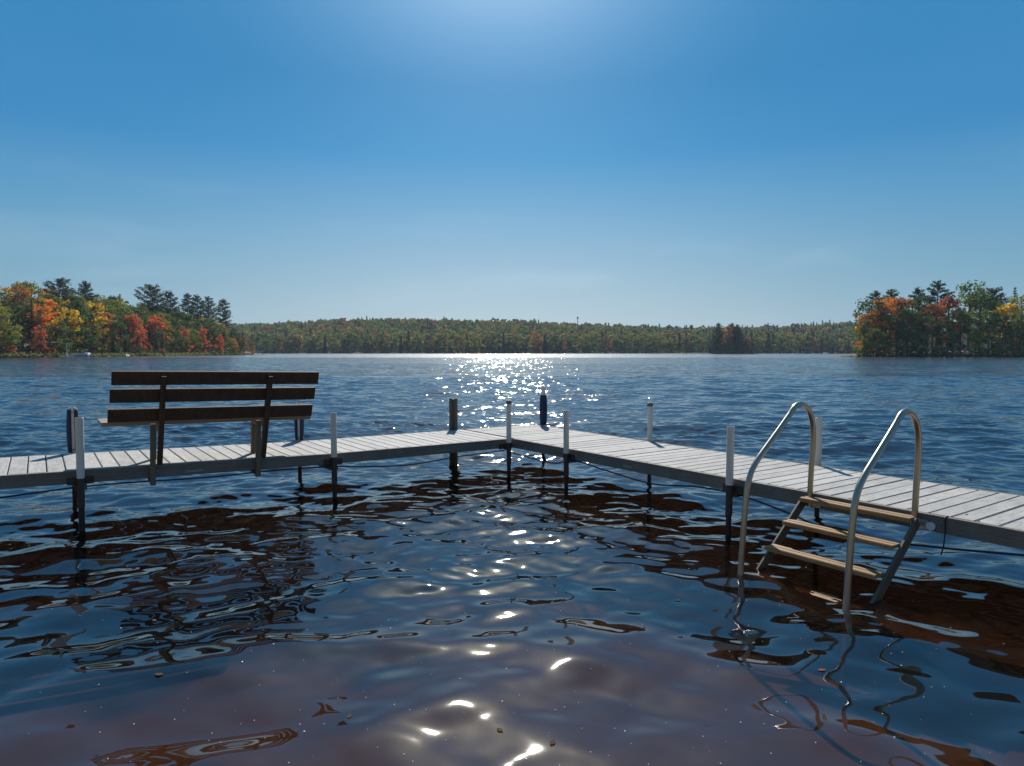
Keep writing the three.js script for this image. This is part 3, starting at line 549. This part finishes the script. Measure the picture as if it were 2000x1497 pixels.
// ---------- boats and landings along the shores ----------
const white = std(.72, .72, .70, .4), grey = std(.30, .33, .36, .5), dark = std(.05, .05, .06, .6);
{
  const p = group('pontoon_boat'); tag(p, 'grey pontoon boat with railings moored at the wooded shore', 'boat'); p.position.set(-129.6, 0, -205.5); p.rotation.y = .15;
  for (const z of [-.85, .85]) { const t = new THREE.CapsuleGeometry(.3, 4.6, 4, 10); t.rotateZ(Math.PI / 2); t.translate(0, .12, z); mesh('pontoon', t, grey, p); }
  mesh('deck', boxAt(-2.6, 2.6, .42, .52, -1.2, 1.2, .02), dark, p);
  for (const z of [-1.17, 1.17]) { const g = [boxAt(-2.1, 2.3, 1.12, 1.17, z - .02, z + .02), boxAt(-2.1, 2.3, .62, 1.02, z - .01, z + .01)]; for (let x = -2.1; x <= 2.31; x += .55) g.push(boxAt(x - .02, x + .02, .52, 1.12, z - .018, z + .018)); mesh('railing', mergeGeometries(g), grey, p); }
  mesh('helm_console', boxAt(.6, 1.1, .52, 1.35, -.9, -.2, .03), white, p);
  mesh('seat', boxAt(1.4, 2.2, .52, 1.25, -1.0, 1.0, .05), white, p);
  for (const x of [-.4, 1.4]) for (const z of [-1.1, 1.1]) mesh('canopy_pole', boxAt(x - .02, x + .02, 1.17, 2.2, z - .02, z + .02), grey, p);
  mesh('canopy', boxAt(-.6, 1.6, 2.2, 2.27, -1.2, 1.2, .03), std(.12, .2, .2, .8), p);
  mesh('outboard_motor', boxAt(2.62, 2.95, .1, 1.0, -.18, .18, .05), dark, p);
  const s = group('sailboat'); tag(s, 'small white sailboat with bare mast beside the pontoon boat', 'sailboat'); s.position.set(-131.8, 0, -202); s.rotation.y = .2;
  const hull = new THREE.SphereGeometry(1, 20, 8, 0, 6.283, Math.PI / 2, Math.PI / 2); hull.scale(2.0, .5, .65); hull.translate(0, .42, 0); mesh('hull', hull, white, s);
  const lid = new THREE.CircleGeometry(1, 20); lid.rotateX(-Math.PI / 2); lid.scale(2.0, 1, .65); lid.translate(0, .42, 0); mesh('deck', lid, white, s);
  mesh('mast', new THREE.CylinderGeometry(.035, .05, 3.9, 6).translate(.2, 2.35, 0), white, s);
  mesh('boom', new THREE.CylinderGeometry(.03, .03, 1.9, 6).rotateZ(Math.PI / 2).translate(1.0, .95, 0), white, s);
  const r = group('rowing_boat'); tag(r, 'upturned pale rowing boat on the bank past the pontoon boat', 'boat'); r.position.set(-133.2, .25, -236); r.rotation.y = 1.3;
  const h2 = new THREE.SphereGeometry(1, 16, 8, 0, 6.283, 0, Math.PI / 2); h2.scale(1.7, .42, .6); mesh('hull', h2, std(.42, .42, .40, .5), r); mesh('keel', boxAt(-1.3, 1.3, .39, .45, -.03, .03, .01), std(.3, .3, .29), r);
  const landing = (name, label, x, z, turn, L, y, railing) => { const g = group(name); tag(g, label, 'dock'); g.position.set(x, 0, z); g.rotation.y = turn; for (let k = 0; k < 6; k++) mesh('deck_board', boxAt(k * L / 6, (k + 1) * L / 6 - .03, y, y + .09, -.6, .6, .01), std(.07, .062, .055, .85), g); for (let k = 0; k < 4; k++) for (const q of [-.75, .75]) mesh('leg', boxAt(.2 + k * L / 3.3 - .06, .2 + k * L / 3.3 + .06, -1, y, q - .06, q + .06), dark, g); if (railing) { for (const q of [-.78]) { mesh('rail', boxAt(0, L, y + 1.0, y + 1.08, q - .04, q + .04), white, g); for (let k = 0; k <= 12; k++) mesh('baluster', boxAt(k * (L - .1) / 12, k * (L - .1) / 12 + .09, y + .12, y + 1.0, q - .03, q + .03), white, g); } } };
  landing('shore_landing', 'white railed landing at the tip of the boat shore', -134.2, -347, 0, 8, 1.0, true);
  landing('island_landing', 'low dark dock reaching out from the island', 100.4, -208, 0, 4.6, .3, false);
  const b = group('swim_raft'); tag(b, 'tiny pale boat far out before the distant shore', 'boat'); b.name = 'motor_boat'; b.position.set(289, 0, -630); const hb = new THREE.SphereGeometry(1, 16, 8); hb.scale(2.6, .55, .9); hb.translate(0, .35, 0); mesh('hull', hb, white, b); mesh('windscreen', boxAt(-.3, .3, .8, 1.3, -.6, .6), grey, b);
}
// reeds on the left bank
{
  const q = []; for (let i = 0; i < 9; i++) q.push({ p: new THREE.Vector3(rr(-.5, .5), rr(.3, .9), rr(-.5, .5)), s: rr(.35, .6), e: .22, n: new THREE.Vector3(gauss(), gauss() * .2, gauss()), c: [rr(.7, 1.2), rr(.8, 1.2), 1] });
  const geo = leafQuads(q), n = 900, im = new THREE.InstancedMesh(geo, hues.straw, n); im.name = 'shore_reeds'; const M = new THREE.Matrix4();
  for (let i = 0; i < n; i++) { const d = lerp(150, 350, Math.pow(rnd(), 1.3)), s = rr(.6, 1.3); M.makeRotationY(rnd() * 6.28).scale(new THREE.Vector3(s, s, s)).setPosition(shoreX(d) - rr(-.6, 1.6), .05, -d); im.setMatrixAt(i, M); }
  im.userData.kind = 'stuff'; tag(im, 'straw coloured reeds and grass along the boat shore', 'reeds'); top(im);
}
// fallen leaves adrift
{
  const sh = new THREE.Shape(); sh.moveTo(0, -1); sh.quadraticCurveTo(.75, -.35, .5, .3); sh.quadraticCurveTo(.3, .8, 0, 1); sh.quadraticCurveTo(-.3, .8, -.5, .3); sh.quadraticCurveTo(-.75, -.35, 0, -1);
  const geo = new THREE.ExtrudeGeometry(sh, { depth: .04, bevelEnabled: false, curveSegments: 5 }); geo.rotateX(-Math.PI / 2);
  const p = geo.attributes.position; for (let i = 0; i < p.count; i++) p.setY(i, p.getY(i) + .35 * p.getX(i) ** 2 + .12 * p.getZ(i) ** 2); geo.computeVertexNormals();
  const lm = [std(.045, .022, .011, 1), std(.11, .04, .014, 1)], o = [0, 0, 0];
  for (const [x, d, r, k] of [[-2.1, 3.94, .02, 0], [-1.69, 3.2, .024, 0], [-.69, 2.83, .018, 0], [-.05, 2.72, .018, 0], [1.5, 3.24, .022, 1], [.16, 2.62, .02, 0], [-2.75, 4.9, .024, 1], [1.05, 4.25, .02, 0]]) {
    surface(x, d, .1, o); const m = mesh('floating_leaf', geo, lm[k], null); m.scale.setScalar(r); m.rotation.y = rnd() * 6.28; m.position.set(x, o[0] + .001, -d);
    tag(m, k ? 'small russet leaf floating on the near water' : 'small dark brown leaf floating on the near water', 'leaf', k ? 'russet leaves afloat' : 'brown leaves afloat'); top(m);
  }
}
// dry leaf scraps lying on the deck planks
{
  const sh = new THREE.Shape(); sh.moveTo(0, -1); sh.lineTo(.5, -.2); sh.lineTo(.35, .3); sh.lineTo(.1, 1); sh.lineTo(-.4, .4); sh.lineTo(-.45, -.3);
  const geo = new THREE.ExtrudeGeometry(sh, { depth: .06, bevelEnabled: false }); geo.rotateX(-Math.PI / 2); const lm = std(.07, .04, .022, .95);
  for (const [x, z, r, w] of [[3.02, -4.49, .018, 'beside the corded rim'], [2.98, -4.32, .016, 'beside the corded rim'], [-3.95, -7.2, .016, 'behind the bench legs'], [1.35, -7.6, .015, 'near the solar light post']]) {
    const m = mesh('leaf_scrap', geo, lm, null); m.scale.setScalar(r); m.rotation.y = rnd() * 6.28; m.position.set(x, x < 0 ? .512 : .4725, z);
    tag(m, 'small dry leaf scrap on the deck planks ' + w, 'leaf', 'leaf scraps on the deck'); top(m);
  }
}
// bubbles and flecks floating on the near water
{
  const geo = new THREE.SphereGeometry(1, 8, 4, 0, 6.283, 0, Math.PI / 2), n = 420, im = new THREE.InstancedMesh(geo, std(.62, .60, .56, .2), n), M = new THREE.Matrix4(), o = [0, 0, 0]; im.name = 'foam_bubbles';
  for (let i = 0; i < n; i++) { const d = 2.3 + 4.6 * Math.pow(rnd(), 1.4), x = d * .78 * (rnd() * 2 - 1) * .95, r = rr(.0012, .0032) * (rnd() < .1 ? 1.7 : 1); surface(x, d, .12, o); M.makeScale(r, r * .7, r).setPosition(x, o[0] + .0004, -d); im.setMatrixAt(i, M); }
  im.userData.kind = 'stuff'; tag(im, 'tiny pale foam bubbles drifting on the near water', 'bubbles'); top(im);
}
scene.fog = new THREE.FogExp2(new THREE.Color(.62, .75, .88), .00012);
renderer.render(scene, camera);
